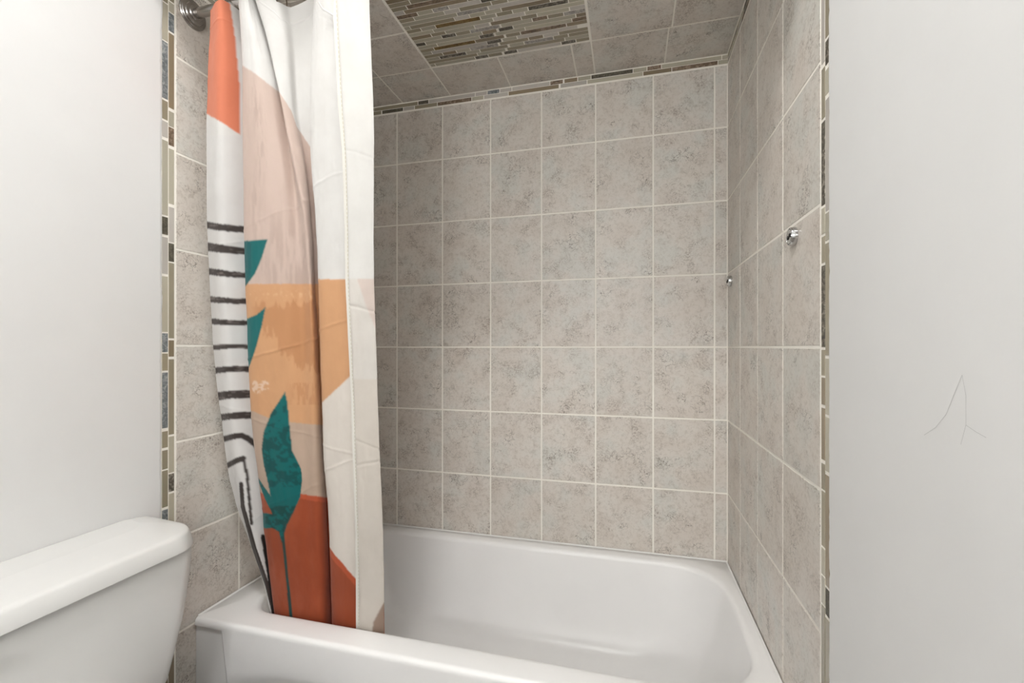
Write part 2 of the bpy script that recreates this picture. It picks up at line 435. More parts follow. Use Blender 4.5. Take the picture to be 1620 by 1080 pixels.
# vertical mosaic strips at both ends of the alcove
def strip(plane, wall, X, px, ya, yb, pieces, px2=None):
    zs = [(Z_on_side(px, p1, X), Z_on_side(px, p0, X), c) for p0, p1, c in pieces]
    z = max(q[1] for q in zs) + 0.002
    while z < ZCEIL - 0.01:
        z2 = min(ZCEIL, z + rr.choice((0.03, 0.05, 0.1))); mosaic(plane, ya, yb, z, z2, rr.choice('LOGBD'), wall, 0.002); z = z2
    for z0, z1, c in zs: mosaic(plane, ya, yb, z0 - 0.0005, z1 + 0.0005, c, wall, 0.0014)
    z = min(q[0] for q in zs) - 0.002
    while z > 0.02:
        z2 = max(0.0, z - rr.choice((0.03, 0.05, 0.1))); mosaic(plane, ya, yb, z2, z, rr.choice('LOGBDR'), wall, 0.002); z = z2
strip('right', wall_right, XR, 1301.5, YTR - 0.0175, YTR - 0.0015, [(-60,100,'G'),(108,188,'O'),(193,325,'D'),(329,370,'L'),(374,416,'O'),(420,549,'D'),(553,594,'O'),(597,640,'B'),(645,727,'B'),(733,774,'O'),(777,864,'O'),(867,909,'L'),(912,955,'L'),(958,1090,'O')])
strip('right', wall_right, XR, 1308.5, YTR - 0.0370, YTR - 0.0180, [(-60,57,'O'),(62,100,'D'),(108,148,'L'),(155,333,'G'),(336,380,'L'),(384,562,'O'),(567,656,'L'),(660,746,'L'),(752,928,'B'),(932,975,'K'),(980,1100,'O')])
strip('left', wall_left, XL, 272, YTL - 0.0175, YTL - 0.0015, [(-50,3,'O'),(5,20.5,'L'),(22,51,'T'),(54,172,'B'),(177,201,'L'),(202,231,'R'),(236,323,'L'),(328,383,'G'),(385,414,'K'),(416,535,'O'),(538,564,'B'),(568,687,'O'),(690,747,'L'),(749,777,'D'),(780,860,'L'),(864,960,'O'),(964,1100,'B')])
strip('left', wall_left, XL, 261.5, YTL - 0.0345, YTL - 0.0180, [(-50,3,'O'),(5,64,'L'),(66,156,'T'),(159,189,'O'),(192,217,'G'),(222,340,'L'),(343,371,'K'),(375,433,'G'),(437,525,'L'),(527,557,'T'),(559,586,'O'),(589,677,'T'),(682,708,'O'),(712,742,'O'),(744,802,'O'),(806,850,'T'),(854,950,'O'),(955,1100,'B')])

# ------------------------------------------------------------------ ceiling lamp of the room (its own light)
def ceiling_lamp():
    x, y, z = LAMP_POS
    t = tag(empty('ceiling_lamp', (x, y, ZROOM)), 'round white glass ceiling lamp in front of the tub', 'lamp')
    m, nt, b = new_mat('lit_opal_glass')
    b.inputs['Base Color'].default_value = (0.9, 0.9, 0.88, 1)
    b.inputs['Emission Color'].default_value = (1.0, 0.992, 0.975, 1)
    b.inputs['Emission Strength'].default_value = LAMP_POWER
    v, f = loft(lathe([(0.15, 0), (0.15, -0.018), (0.13, -0.022)], 32), cap0=True)
    mesh_obj('lamp_base', v, f, CHROME, t, True)
    prof = [(0.128 * math.cos(a), -0.022 - 0.07 * math.sin(a)) for a in [math.pi / 2 * k / 7 for k in range(7)]] + [(0.004, -0.092)]
    v, f = loft(lathe(prof, 24), cap1=True)
    mesh_obj('lamp_shade', v, f, m, t, True)
ceiling_lamp()
def fill_lamp():  # invented lamp behind the camera, added to brighten the alcove
    t = tag(empty('fill_lamp', (-0.28, YREAR, 1.62)), 'added three globe fill lamp on the unseen rear wall', 'lamp')
    m, nt, b = new_mat('fill_globe_glass')
    b.inputs['Base Color'].default_value = (0.9, 0.9, 0.88, 1)
    b.inputs['Emission Color'].default_value = (1.0, 0.992, 0.975, 1)
    b.inputs['Emission Strength'].default_value = FILL_POWER
    bm_obj('back_plate', box_bm(-0.33, 0.33, 0.0, 0.025, -0.05, 0.05, 0.006), CHROME, t, True)
    prof = [(0.058 * math.sin(a), -0.058 * math.cos(a)) for a in [math.pi * (k + 0.02) / 10.04 for k in range(11)]]
    v, f = loft(lathe(prof, 20), cap0=True, cap1=True)
    va, fa = loft(lathe([(0.022, 0.0), (0.022, 0.05)], 20), cap1=True)
    for k in (-1, 0, 1):
        h = mesh_obj('lamp_holder', va, fa, CHROME, t, True)
        h.matrix_local = Matrix.Translation((k * 0.22, 0.02, 0)) @ Matrix.Rotation(-math.pi / 2, 4, 'X')
        g = mesh_obj('globe', v, f, m, t, True); g.location = (k * 0.22, 0.115, 0)
fill_lamp()

# ------------------------------------------------------------------ bathtub
def rrect(x0, x1, y0, y1, r, z, n=14, rl=None, bow=0.0):
    """rounded rectangle, same point count whatever the radius; r right corners, rl left corners; bow pushes the right end out"""
    rl = r if rl is None else rl
    pts = []
    for cx, cy, a0, rad in ((x1 - r, y1 - r, 0, r), (x0 + rl, y1 - rl, 90, rl), (x0 + rl, y0 + rl, 180, rl), (x1 - r, y0 + r, 270, r)):
        for k in range(n + 1):
            a = math.radians(a0 + 90 * k / n)
            pts.append([cx + rad * math.cos(a), cy + rad * math.sin(a)])
    # subdivide straight runs for smooth shading
    out = []
    m = len(pts)
    for i in range(m):
        p, q = pts[i], pts[(i + 1) % m]
        out.append(p)
        if i % (n + 1) == n:
            for k in range(1, 10): out.append([p[0] + (q[0] - p[0]) * k / 10, p[1] + (q[1] - p[1]) * k / 10])
    res = []
    ym, yh = (y0 + y1) / 2, (y1 - y0) / 2
    for x, y in out:
        w = max(0.0, (x - (x0 + x1) / 2) / ((x1 - x0) / 2)) ** 3
        res.append((x + bow * w * (1 - ((y - ym) / yh) ** 2), y, z))
    return res
TUB_YF = 0.984
def bathtub():
    t = tag(empty('bathtub', ((XL + XR) / 2, 1.35, 0)), 'white enamel bathtub set in the tiled alcove', 'bathtub')
    off = Vector(t.location)
    x0, x1, y0, y1 = XL + 0.0015, XR - 0.0015, TUB_YF, YB - 0.0015
    rings = []
    S = lambda ins, z, r=0.02: rrect(x0 + ins, x1 - ins, y0 + ins, y1 - ins, r, z)
    # front edge rolls over: only the front is seen, the other sides sit against the tile
    rings.append(S(0.000, RIM - 0.019, 0.004)); rings.append(S(0.000, RIM - 0.0145, 0.004))
    for k in range(1, 7):
        a = math.pi / 2 * k / 6
        fr = []
        for X, Y, Z in S(0, 0, 0.004):
            wy = max(0.0, 1 - (Y - y0) / 0.05)
            fr.append((X, Y + 0.013 * (1 - math.cos(a)) * wy, RIM - 0.013 * (1 - math.sin(a)) * wy - (1 - wy) * 0.002 * (1 - math.sin(a))))
        rings.append(fr)
    # opening
    ox0, ox1, oy0, oy1 = -1.075, 0.276, 1.066, 1.655
    def O(ins, z, r, extra_r=0.0, extra_l=0.0, bow=0.018):
        return rrect(ox0 + ins + extra_l, ox1 - ins - extra_r, oy0 + ins, oy1 - ins, r, z, rl=r * 0.6, bow=bow)
    rings.append(O(-0.030, RIM + 0.0005, 0.155))
    rings.append(O(-0.016, RIM, 0.15))
    for k in range(1, 6):
        a = math.pi / 2 * k / 5
        rings.append(O(-0.016 + 0.018 * math.sin(a), RIM - 0.016 * (1 - math.cos(a)), 0.148))
    for z, ins, er, el in ((0.36, 0.006, 0.003, 0.004), (0.30, 0.016, 0.010, 0.014), (0.24, 0.026, 0.020, 0.026), (0.19, 0.036, 0.030, 0.040),
                           (0.155, 0.046, 0.040, 0.052), (0.128, 0.058, 0.052, 0.066), (0.108, 0.072, 0.064, 0.082), (0.095, 0.092, 0.078, 0.10), (0.089, 0.115, 0.092, 0.12)):
        rings.append(O(ins, z, 0.150 - 0.15 * ins, er, el, bow=0.018 + er * 0.1))
    rings.append(O(0.20, 0.0865, 0.06, 0.16, 0.17)); rings.append(O(0.28, 0.086, 0.012, 0.20, 0.22))
    rings = [[tuple(Vector(p) - off) for p in r] for r in rings]
    v, f = loft(rings, cap1=True)
    o = mesh_obj('basin', v, f, ENAMEL, t, True)
    # apron with a slightly raised panel
    ax0, ax1 = x0, x1
    zt = RIM - 0.028
    bm = box_bm(ax0, ax1, y0 + 0.006, y0 + 0.05, 0.0, zt + 0.01)
    for vv in bm.verts: vv.co -= off
    bm_obj('apron', bm, ENAMEL, t)
    # raised panel frustum: slanted ends catch the light
    px0, px1 = ax0 + 0.085, ax1 - 0.085
    bot, topz = 0.05, RIM - 0.0185
    sl = 0.045
    r0 = [(px0 + 0.0, y0 + 0.0065, topz), (px1, y0 + 0.0065, topz), (px1 - sl, y0 + 0.0065, bot), (px0 + sl, y0 + 0.0065, bot)]
    r1 = [(px0 + 0.010, y0 + 0.0002, topz), (px1 - 0.007, y0 + 0.0002, topz), (px1 - sl - 0.007, y0 + 0.0002, bot + 0.007), (px0 + sl + 0.010, y0 + 0.0002, bot + 0.007)]
    v, f = loft([[tuple(Vector(p) - off) for p in r0], [tuple(Vector(p) - off) for p in r1]], cap1=True)
    mesh_obj('apron_panel', v, f, ENAMEL, t)
    # caulk bead around the rim
    pts = [(x0 + 0.001, y0 + 0.01), (x0 + 0.001, y1 - 0.001), (x1 - 0.001, y1 - 0.001), (x1 - 0.001, y0 + 0.01)]
    bm = bmesh.new()
    for (xa, ya), (xb, yb) in zip(pts[:-1], pts[1:]):
        d = Vector((xb - xa, yb - ya, 0)).normalized(); nrm = Vector((d.y, -d.x, 0))
        a, b = Vector((xa, ya, RIM)), Vector((xb, yb, RIM))
        q = [bm.verts.new(p - off) for p in (a + Vector((0, 0, 0.004)), b + Vector((0, 0, 0.004)), b + nrm * 0.005 + Vector((0, 0, 0.0003)), a + nrm * 0.005 + Vector((0, 0, 0.0003)))]
        bm.faces.new(q)
    bm_obj('caulk_bead', bm, PLASTER, t)
    # drain
    v, f = loft(lathe([(0.0, 0.004), (0.02, 0.004), (0.034, 0.0015), (0.036, 0.0)], 24))
    d = mesh_obj('drain', v, f, CHROME2, t, True); d.location = Vector((-0.86, 1.36, 0.088)) - off
bathtub()

# ------------------------------------------------------------------ toilet
def toilet():
    t = tag(empty('toilet', (-0.99, 0.60, 0)), 'white toilet with its tank against the left wall', 'toilet')
    off = Vector(t.location)
    yc = 0.595
    def plan(xb, xf, hw, r, z, end_bow=0.0, front_bow=0.0, n=10):
        """rounded plan, flat at the back xb, front at xf, half length hw along y"""
        pts = []
        for cx, cy, a0 in ((xf - r, yc + hw - r, 0), ):
            pass
        rb = 0.012
        for cx, cy, a0, rad in ((xf - r, yc + hw - r, 0, r), (xb + rb, yc + hw - rb, 90, rb), (xb + rb, yc - hw + rb, 180, rb), (xf - r, yc - hw + r, 270, r)):
            for k in range(n + 1):
                a = math.radians(a0 + 90 * k / n)
                pts.append([cx + rad * math.cos(a), cy + rad * math.sin(a)])
        out = []
        for x, y in pts:
            s = (x - xb) / (xf - xb)
            e = (y - yc) / hw
            out.append((x + front_bow * s * (1 - e * e), yc + (y - yc) * (1 - end_bow * s * s), z))
        return [tuple(Vector(p) - off) for p in out]
    xb = XL + 0.0025
    # tank
    rings = [plan(xb + 0.02, -1.035, 0.172, 0.03, 0.352, 0.03), plan(xb + 0.014, -1.015, 0.188, 0.035, 0.366, 0.03)]
    for z, xf, hw in ((0.40, -1.005, 0.216), (0.46, -0.998, 0.228), (0.52, -0.991, 0.239), (0.58, -0.985, 0.247), (0.64, -0.980, 0.252), (0.705, -0.978, 0.254)):
        rings.append(plan(xb + 0.012, xf, hw, 0.040, z, 0.05, 0.004))
    v, f = loft(rings, cap0=True, cap1=True); mesh_obj('tank', v, f, CHINA, t, True)
    # lid
    zt = ZC - 0.4135
    L = []
    hw = 0.266
    for z, ins, xf, r in ((zt - 0.045, 0.012, -0.974, 0.060), (zt - 0.0445, 0.003, -0.965, 0.062), (zt - 0.042, 0.0, -0.9605, 0.064), (zt - 0.038, 0.0, -0.9605, 0.064),
                          (zt - 0.026, 0.003, -0.9640, 0.064), (zt - 0.0135, 0.007, -0.9680, 0.064), (zt - 0.0095, 0.0095, -0.9715, 0.062), (zt - 0.0072, 0.0135, -0.977, 0.060), (zt - 0.0062, 0.018, -0.984, 0.058),
                          (zt - 0.0045, 0.030, -1.000, 0.054), (zt - 0.0018, 0.055, -1.040, 0.05), (zt, 0.085, -1.085, 0.035)):
        L.append(plan(xb + 0.001, xf, hw - ins * 0.6, r, z, 0.110, 0.003))
    v, f = loft(L, cap0=True, cap1=True); lid = mesh_obj('lid', v, f, CHINA, t, True); lid.data.set_sharp_from_angle(angle=math.radians(38)); lid.data.polygons[-1].use_smooth = False
    # flush lever, near end of the tank front (outside the picture)
    bm = box_bm(-0.962, -0.952, 0.40, 0.47, 0.655, 0.669, 0.004)
    for q in bm.verts: q.co -= off
    bm_obj('flush_lever', bm, CHROME2, t, True)
    # bowl, seat
    def oval(cx, rx, ry, z, n=40):
        return [tuple(Vector((cx + rx * math.cos(2 * math.pi * k / n), yc + ry * math.sin(2 * math.pi * k / n), z)) - off) for k in range(n)]
    rings = [oval(-0.86, 0.20, 0.105, 0.0), oval(-0.86, 0.195, 0.10, 0.06), oval(-0.84, 0.20, 0.10, 0.16), oval(-0.80, 0.24, 0.14, 0.27), oval(-0.785, 0.275, 0.18, 0.36),
             oval(-0.785, 0.28, 0.185, 0.385), oval(-0.77, 0.245, 0.155, 0.388), oval(-0.76, 0.20, 0.12, 0.33), oval(-0.76, 0.12, 0.08, 0.22)]
    v, f = loft(rings, cap0=True, cap1=True); mesh_obj('bowl', v, f, CHINA, t, True)
    bm = box_bm(XL + 0.02, -0.93, yc - 0.11, yc + 0.11, 0.0, 0.355, 0.03, 4)
    for q in bm.verts: q.co -= off
    bm_obj('pedestal', bm, CHINA, t, True)
    rings = [oval(-0.765, 0.235, 0.185, 0.389), oval(-0.765, 0.24, 0.19, 0.402), oval(-0.765, 0.235, 0.185, 0.412), oval(-0.765, 0.19, 0.15, 0.416)]
    v, f = loft(rings, cap0=True, cap1=True); mesh_obj('seat_cover', v, f, CHINA, t, True)
toilet()

# ------------------------------------------------------------------ curtain rod
ROD_Y, ROD_Z, ROD_R = 0.980, ZC + 0.921, 0.0125
def curtain_rod():
    t = tag(empty('curtain_rod', (XL, ROD_Y, ROD_Z)), 'brushed nickel shower rod with round wall flange', 'curtain rod')
    rot = Matrix.Rotation(math.pi / 2, 4, 'Y')
    L = XR - XL
    v, f = loft(lathe([(ROD_R, 0.004), (ROD_R, L - 0.004)], 32))
    o = mesh_obj('rod_tube', v, f, CHROME, t, True); o.matrix_local = rot
    prof = [(0.0390, 0.0), (0.0390, 0.0025), (0.0375, 0.0048), (0.0350, 0.0054), (0.0335, 0.0075), (0.0295, 0.0088), (0.0280, 0.0088), (0.0265, 0.0112), (0.0210, 0.0135), (0.0195, 0.0135), (0.0180, 0.0160), (0.0150, 0.0175), (0.0125, 0.0175)]
    v, f = loft(lathe(prof, 48))
    for k in (0, 1):
        o = mesh_obj('rod_flange', v, f, CHROME, t, True); o.data.set_sharp_from_angle(angle=math.radians(32))
        o.matrix_local = rot if k == 0 else Matrix.Translation((L, 0, 0)) @ Matrix.Rotation(-math.pi / 2, 4, 'Y')
curtain_rod()

# ------------------------------------------------------------------ shower curtain
def vnoise(x, y, seed):
    r = np.random.RandomState(seed); T = r.rand(256, 256)
    xi = np.floor(x).astype(int); yi = np.floor(y).astype(int)
    fx = x - xi; fy = y - yi
    fx = fx * fx * (3 - 2 * fx); fy = fy * fy * (3 - 2 * fy)
    g = lambda a, b: T[a % 256, b % 256]
    return (g(xi, yi) * (1 - fx) + g(xi + 1, yi) * fx) * (1 - fy) + (g(xi, yi + 1) * (1 - fx) + g(xi + 1, yi + 1) * fx) * fy
def fbm(x, y, seed, o=4):
    s = 0; a = 0.5; t = 0
    for k in range(o):
        s = s + a * vnoise(x * 2 ** k, y * 2 ** k, seed + k); t += a; a *= 0.55
    return s / t
def inpoly(x, y, poly):
    c = np.zeros(x.shape, bool); n = len(poly)
    for i in range(n):
        x0, y0 = poly[i]; x1, y1 = poly[(i + 1) % n]
        if y0 == y1: continue
        m = ((y0 > y) != (y1 > y)) & (x < (x1 - x0) * (y - y0) / (y1 - y0) + x0)
        c ^= m
    return c
def polyline(x, y, pts, half):
    d = np.full(x.shape, 1e9)
    for (x0, y0), (x1, y1) in zip(pts[:-1], pts[1:]):
        dx, dy = x1 - x0, y1 - y0
        t = np.clip(((x - x0) * dx + (y - y0) * dy) / (dx * dx + dy * dy), 0, 1)
        d = np.minimum(d, np.hypot(x - x0 - t * dx, y - y0 - t * dy))
    return d < half

def curtain():
    t = tag(empty('shower_curtain', (-0.85, 0.98, ROD_Z)), 'fabric shower curtain printed with abstract leaf and stripe shapes', 'curtain')
    off = np.array(t.location)
    tab = lambda *kv: (np.array(kv[0::2], float), np.array(kv[1::2], float))
    a0 = tab(-60,333, 20,331, 100,329, 200,327, 310,327.5, 400,329, 458,332.6, 540,337, 606,343.5, 700,355, 752,362.5, 812,378, 866,398, 915,415, 957,423.5, 1060,436)
    bl = tab(-60,376, 0,378, 60,381.5, 104,384, 178,384, 310,385.5, 400,387, 460,389, 510,390.5, 570,392.5, 630,395.5, 700,400.6, 752,408, 800,414, 840,417, 900,425, 960,433.6, 1060,444)
    e1 = tab(-60,399, 0,407, 20,414, 68,425, 123,437, 160,444, 281,466, 340,476, 420,484, 550,490, 700,494, 866,500, 983,506, 1060,508)
    rt = tab(-60,436, 0,446, 60,452, 123,456, 175,461, 250,478, 320,488, 370,492.6, 452,495.5, 547,502, 630,506, 733,510, 866,519, 983,523, 1060,525)
    cl = tab(-60,498, 12,495, 74,493, 123,491, 148,490, 237,491, 320,497, 399,501.5, 449,503.5, 547,506, 630,509, 657,510, 733,512.5, 790,518, 866,522, 983,525, 1060,526)
    dl = tab(-60,523, 0,526, 154,534, 237,541.5, 320,544.5, 428,546, 517,550, 606,554, 714,558, 828,562, 991,564, 1060,565)
    dr = tab(-60,583, 0,585, 74,587, 192,592, 320,591.5, 443,592, 502,593.5, 577,596, 630,598, 733,602, 828,605.5, 998,609, 1060,610)
    I = lambda T, y: np.interp(y, *T)
    ctrl = [  # px(y), depth offset at top, depth offset at bottom
        (lambda y: I(a0, y), -0.024, -0.002),
        (lambda y: I(a0, y) * 0.6 + I(bl, y) * 0.4, -0.040, -0.010),
        (lambda y: I(bl, y) + 9, 0.018, 0.022),
        (lambda y: I(bl, y), -0.028, -0.008),
        (lambda y: I(bl, y) * 0.6 + I(e1, y) * 0.4, -0.040, -0.022),
        (lambda y: I(bl, y) * 0.22 + I(e1, y) * 0.78, -0.022, -0.019),
        (lambda y: I(e1, y) + np.interp(y, [120, 330, 600], [5, -4, -14]), 0.006, -0.019),
        (lambda y: I(e1, y) + np.interp(y, [120, 330, 600], [0, 6, 3]), -0.030, -0.012),
        (lambda y: I(rt, y), -0.016, 0.022),
        (lambda y: I(rt, y) * 0.65 + I(cl, y) * 0.35, 0.016, 0.036),
        (lambda y: I(cl, y) + 5, 0.018, 0.036),
        (lambda y: I(cl, y), -0.018, -0.006),
        (lambda y: I(cl, y) * 0.5 + I(dl, y) * 0.5, -0.030, -0.017),
        (lambda y: I(dl, y) * 0.55 + I(dr, y) * 0.45, -0.018, -0.006),
        (lambda y: I(dr, y), -0.020, -0.006),
        (lambda y: I(dl, y) * 0.45 + I(dr, y) * 0.55, -0.034, -0.018),
        (lambda y: I(dl, y), -0.042, -0.022),
    ]
    ztop, zbot = ROD_Z + 0.014, 0.33
    NR = 880
    Z = np.linspace(ztop, zbot, NR)
    u = (ztop - Z) / (ztop - RIM)
    base = 0.942 + 0.160 * np.clip(u, 0, 1.0) + 0.01 * np.clip(u - 1, 0, 1)
    K = []
    for fx, o0, o1 in ctrl:
        w = np.clip(u, 0, 1) ** 1.3
        Y = base + o0 * (1 - w) + o1 * w
        y = HOR - F * (Z - ZC) / 1.22
        for it in range(12):
            px = fx(y)
            uu = (px - 810) / F
            a, b = -SP + CP * uu, CP + SP * uu
            tt = Y / b
            y = HOR - F * (Z - ZC) / tt
        X = tt * a
        K.append(np.stack([X, Y], 1))
    K = np.array(K)                                       # (n, rows, 2)
    ker = np.exp(-0.5 * (np.arange(-24, 25) / 9.0) ** 2); ker /= ker.sum()
    for i in range(K.shape[0]):
        for d in range(2):
            pad = np.concatenate([2 * K[i, 0, d] - K[i, 24:0:-1, d], K[i, :, d], 2 * K[i, -1, d] - K[i, -2:-26:-1, d]])
            K[i, :, d] = np.convolve(pad, ker, 'valid')
    # centripetal Catmull-Rom along every row
    ext = np.concatenate([(2 * K[0] - K[1])[None], K, (2 * K[-1] - K[-2])[None]])
    pts, seg = [], []
    n = K.shape[0]
    for i in range(n - 1):
        p0, p1, p2, p3 = ext[i], ext[i + 1], ext[i + 2], ext[i + 3]
        dist = np.linalg.norm(p2 - p1, axis=1).max()
        m = max(8, int(dist / 0.0022))
        k = lambda a, b: np.maximum(np.linalg.norm(b - a, axis=1), 1e-5) ** 0.5
        t0 = np.zeros(NR); t1 = t0 + k(p0, p1); t2 = t1 + k(p1, p2); t3 = t2 + k(p2, p3)
        for j in range(m if i < n - 2 else m + 1):
            q = t1 + (t2 - t1) * j / m
            L = lambda a, b, ta, tb: a * ((tb - q) / (tb - ta))[:, None] + b * ((q - ta) / (tb - ta))[:, None]
            A1, A2, A3 = L(p0, p1, t0, t1), L(p1, p2, t1, t2), L(p2, p3, t2, t3)
            B1, B2 = L(A1, A2, t0, t2), L(A2, A3, t1, t3)
            pts.append(L(B1, B2, t1, t2)); seg.append(i)
    G = np.array(pts).transpose(1, 0, 2)                  # rows, columns, 2
    seg = np.array(seg); NCc = len(seg)
    kk = np.exp(-0.5 * (np.arange(-20, 21) / 8.0) ** 2); kk /= kk.sum()
    Gs = sum(w * np.take(G, np.clip(np.arange(NCc) + o, 0, NCc - 1), axis=1) for w, o in zip(kk, range(-20, 21)))
    mcol = ((seg >= 4) & (seg <= 7)).astype(float); mcol = np.convolve(mcol, np.ones(13) / 13, 'same')
    wrow = np.clip((u - 0.28) / 0.15, 0, 1)
    ww = (wrow[:, None] * mcol[None, :])[..., None]
    G = G * (1 - ww) + Gs * ww
    XYZ = np.zeros((NR, NCc, 3)); XYZ[..., :2] = G; XYZ[..., 2] = Z[:, None]
    # arc length across the cloth at mid height, used for creases and weave
    d = np.linalg.norm(np.diff(G[NR // 2], axis=0), axis=1); arc = np.concatenate([[0], np.cumsum(d)])
    AA, ZZ = np.meshgrid(arc, Z)
    tang = np.gradient(G, axis=1); tang /= np.maximum(np.linalg.norm(tang, axis=2, keepdims=True), 1e-9)
    nrm = np.stack([tang[..., 1], -tang[..., 0]], 2)
    wr = (fbm(AA * 14 + 3, ZZ * 5, 3) - 0.5) * 0.006 + (fbm(AA * 40, ZZ * 22 + 9, 9) - 0.5) * 0.0012
    for zc_, sl, am in ((1.15, 0.25, 0.0012), (0.93, -0.2, 0.0010), (1.50, 0.3, 0.0008), (0.74, 0.4, 0.001)):
        dd = ZZ - zc_ - sl * (AA - 0.3) - 0.006 * (fbm(AA * 30, ZZ * 0, 21) - 0.5)
        wr += am * np.exp(-(dd / 0.004) ** 2)
    wr += 0.0009 * np.exp(-((ZZ - ztop + 0.052) / 0.003) ** 2)          # seam of the top hem
    XYZ[..., :2] += nrm * wr[..., None]
    # the top edge sags between the rings
    cidx = np.concatenate([np.linspace(i, i + 1, (seg == i).sum(), endpoint=False) for i in range(n - 1)])
    drop = np.interp(cidx, range(17), [.072, .068, .06, .03, .0, .02, .03, .02, .082, .076, .045, .03, .095, .14, .03, .0, .0])
    wz = np.clip((XYZ[..., 2] - (ztop - 0.22)) / 0.22, 0, 1); wz = wz * wz * (3 - 2 * wz)
    XYZ[..., 2] -= drop[None, :] * wz
    # ---------------- print
    zc = -SP * XYZ[..., 0] + CP * XYZ[..., 1]
    px = 810 + F * (CP * XYZ[..., 0] + SP * XYZ[..., 1]) / zc
    py = HOR - F * (XYZ[..., 2] - ZC) / zc
    S = np.broadcast_to(seg[None, :], px.shape)
    lin = lambda c: np.array([s2l(v) for v in c])
    C = np.empty(px.shape + (3,)); C[:] = lin((232, 230, 227))
    def put(mask, c, alpha=None):
        c = lin(c)
        if alpha is None: C[mask] = c
        else:
            al = alpha[mask][:, None]; C[mask] = C[mask] * (1 - al) + c * al
    IA, IB, IC, ID = S <= 1, (S >= 2) & (S <= 9), (S >= 10) & (S <= 12), S >= 13
    ID = S >= 14; IC = (S >= 10) & (S <= 13)
    rough = (fbm(px / 6, py / 6, 31) - 0.5)
    # A: coral shape at the top, white, dark brush bands
    ye = np.interp(px, [324, 335, 355, 370, 382], [177, 185, 196, 207, 214]) + rough * 3
    xe = np.interp(py, [-60, 7, 60, 134, 230], [362, 364, 372, 379, 381])
    put(IA & (py < ye) & (px < xe), (226, 134, 102))
    put(IA & (py >= 215), (230, 228, 226))
    bands = [(350.6,361.9,357.4,367.8),(383,397,391.5,402.5),(423.5,434.5,431,440),(468.5,478,472,481),(503.5,513,506.5,514.5),(545.5,553.5,545,552),(581,591,579,588.5),(620,633,617,629.6),(655,665,651,662.6)]
    inkn = fbm(px / 14, py / 2.2, 77)
    ink = (70, 62, 59)
    tA = np.clip((px - np.interp(py, *a0)) / np.maximum(np.interp(py, *bl) - np.interp(py, *a0), 1), -0.3, 1.3)
    for l0, l1, r0, r1 in bands:
        curve = -5.0 * tA * (1 - tA) if l0 > 540 else 3.0 * tA * (1 - tA)
        m = IA & (py > l0 + (r0 - l0) * tA + curve + rough * 1.5) & (py < l1 + (r1 - l1) * tA + curve + rough * 1.5)
        put(m, ink); put(m & (inkn > 0.66), (122, 112, 108))
    put(IA & polyline(px, py, [(340,700),(353,694.5),(370,690),(382,688.5),(392,693),(404,703),(412,714)], 4.6), ink)
    put(IA & polyline(px, py, [(350,742),(362,735),(375,728),(385,725)], 4.3), ink)
    put(IA & polyline(px, py, [(385,725),(391,752),(395,797),(398,828)], 2.4), ink)
    put(IA & polyline(px, py, [(381.5,765),(384,801)], 3.2), ink)
    put(IA & polyline(px, py, [(384,801),(402,866),(423,926),(431,959),(440,1000)], 3.4), ink)
    put((S <= 2) & polyline(px, py, [(416,848),(424,895),(431,940),(437,985)], 3.4), (36, 30, 28))
    # B
    yb = np.interp(px, [376, 384, 404, 423, 442, 461, 470, 490, 520], [100, 104, 116, 132, 146, 175, 201, 231, 262]) + rough * 2
    Bm = IB
    put(Bm & (py > yb), (214, 192, 180))
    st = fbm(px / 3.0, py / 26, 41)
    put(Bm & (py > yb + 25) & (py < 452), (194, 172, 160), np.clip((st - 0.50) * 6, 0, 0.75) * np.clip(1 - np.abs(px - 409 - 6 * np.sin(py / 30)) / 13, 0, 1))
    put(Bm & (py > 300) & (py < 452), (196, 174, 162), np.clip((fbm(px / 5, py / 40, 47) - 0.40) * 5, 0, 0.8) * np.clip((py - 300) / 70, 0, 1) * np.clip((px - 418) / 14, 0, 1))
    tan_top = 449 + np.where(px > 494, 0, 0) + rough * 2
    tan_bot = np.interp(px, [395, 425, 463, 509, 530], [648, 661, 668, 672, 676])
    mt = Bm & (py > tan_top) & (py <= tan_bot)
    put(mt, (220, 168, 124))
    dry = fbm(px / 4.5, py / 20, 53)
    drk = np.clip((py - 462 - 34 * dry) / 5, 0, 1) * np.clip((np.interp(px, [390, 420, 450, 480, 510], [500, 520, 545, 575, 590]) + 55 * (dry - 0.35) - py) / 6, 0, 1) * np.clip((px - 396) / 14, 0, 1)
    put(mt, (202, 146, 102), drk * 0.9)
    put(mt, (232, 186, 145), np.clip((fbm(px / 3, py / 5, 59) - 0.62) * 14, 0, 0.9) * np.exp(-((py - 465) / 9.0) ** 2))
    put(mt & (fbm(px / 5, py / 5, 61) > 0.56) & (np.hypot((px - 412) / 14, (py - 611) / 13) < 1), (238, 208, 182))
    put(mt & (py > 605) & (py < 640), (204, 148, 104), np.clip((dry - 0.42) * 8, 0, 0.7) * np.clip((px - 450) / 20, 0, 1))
    put(Bm & (py > tan_bot), (198, 174, 155))
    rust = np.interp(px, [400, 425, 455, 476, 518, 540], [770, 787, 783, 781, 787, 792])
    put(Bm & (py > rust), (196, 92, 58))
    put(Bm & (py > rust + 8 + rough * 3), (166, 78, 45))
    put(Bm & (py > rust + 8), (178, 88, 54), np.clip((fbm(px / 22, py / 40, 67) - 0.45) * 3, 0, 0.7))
    teal = (4, 108, 108)
    leaf1 = [(380,381),(386,381),(423,379),(414,408),(404,431.5),(392,448),(389,452),(380,456)]
    leaf2 = [(380,509),(389,505),(407,497),(420,485.7),(414,517),(404,553),(394,581),(380,600)]
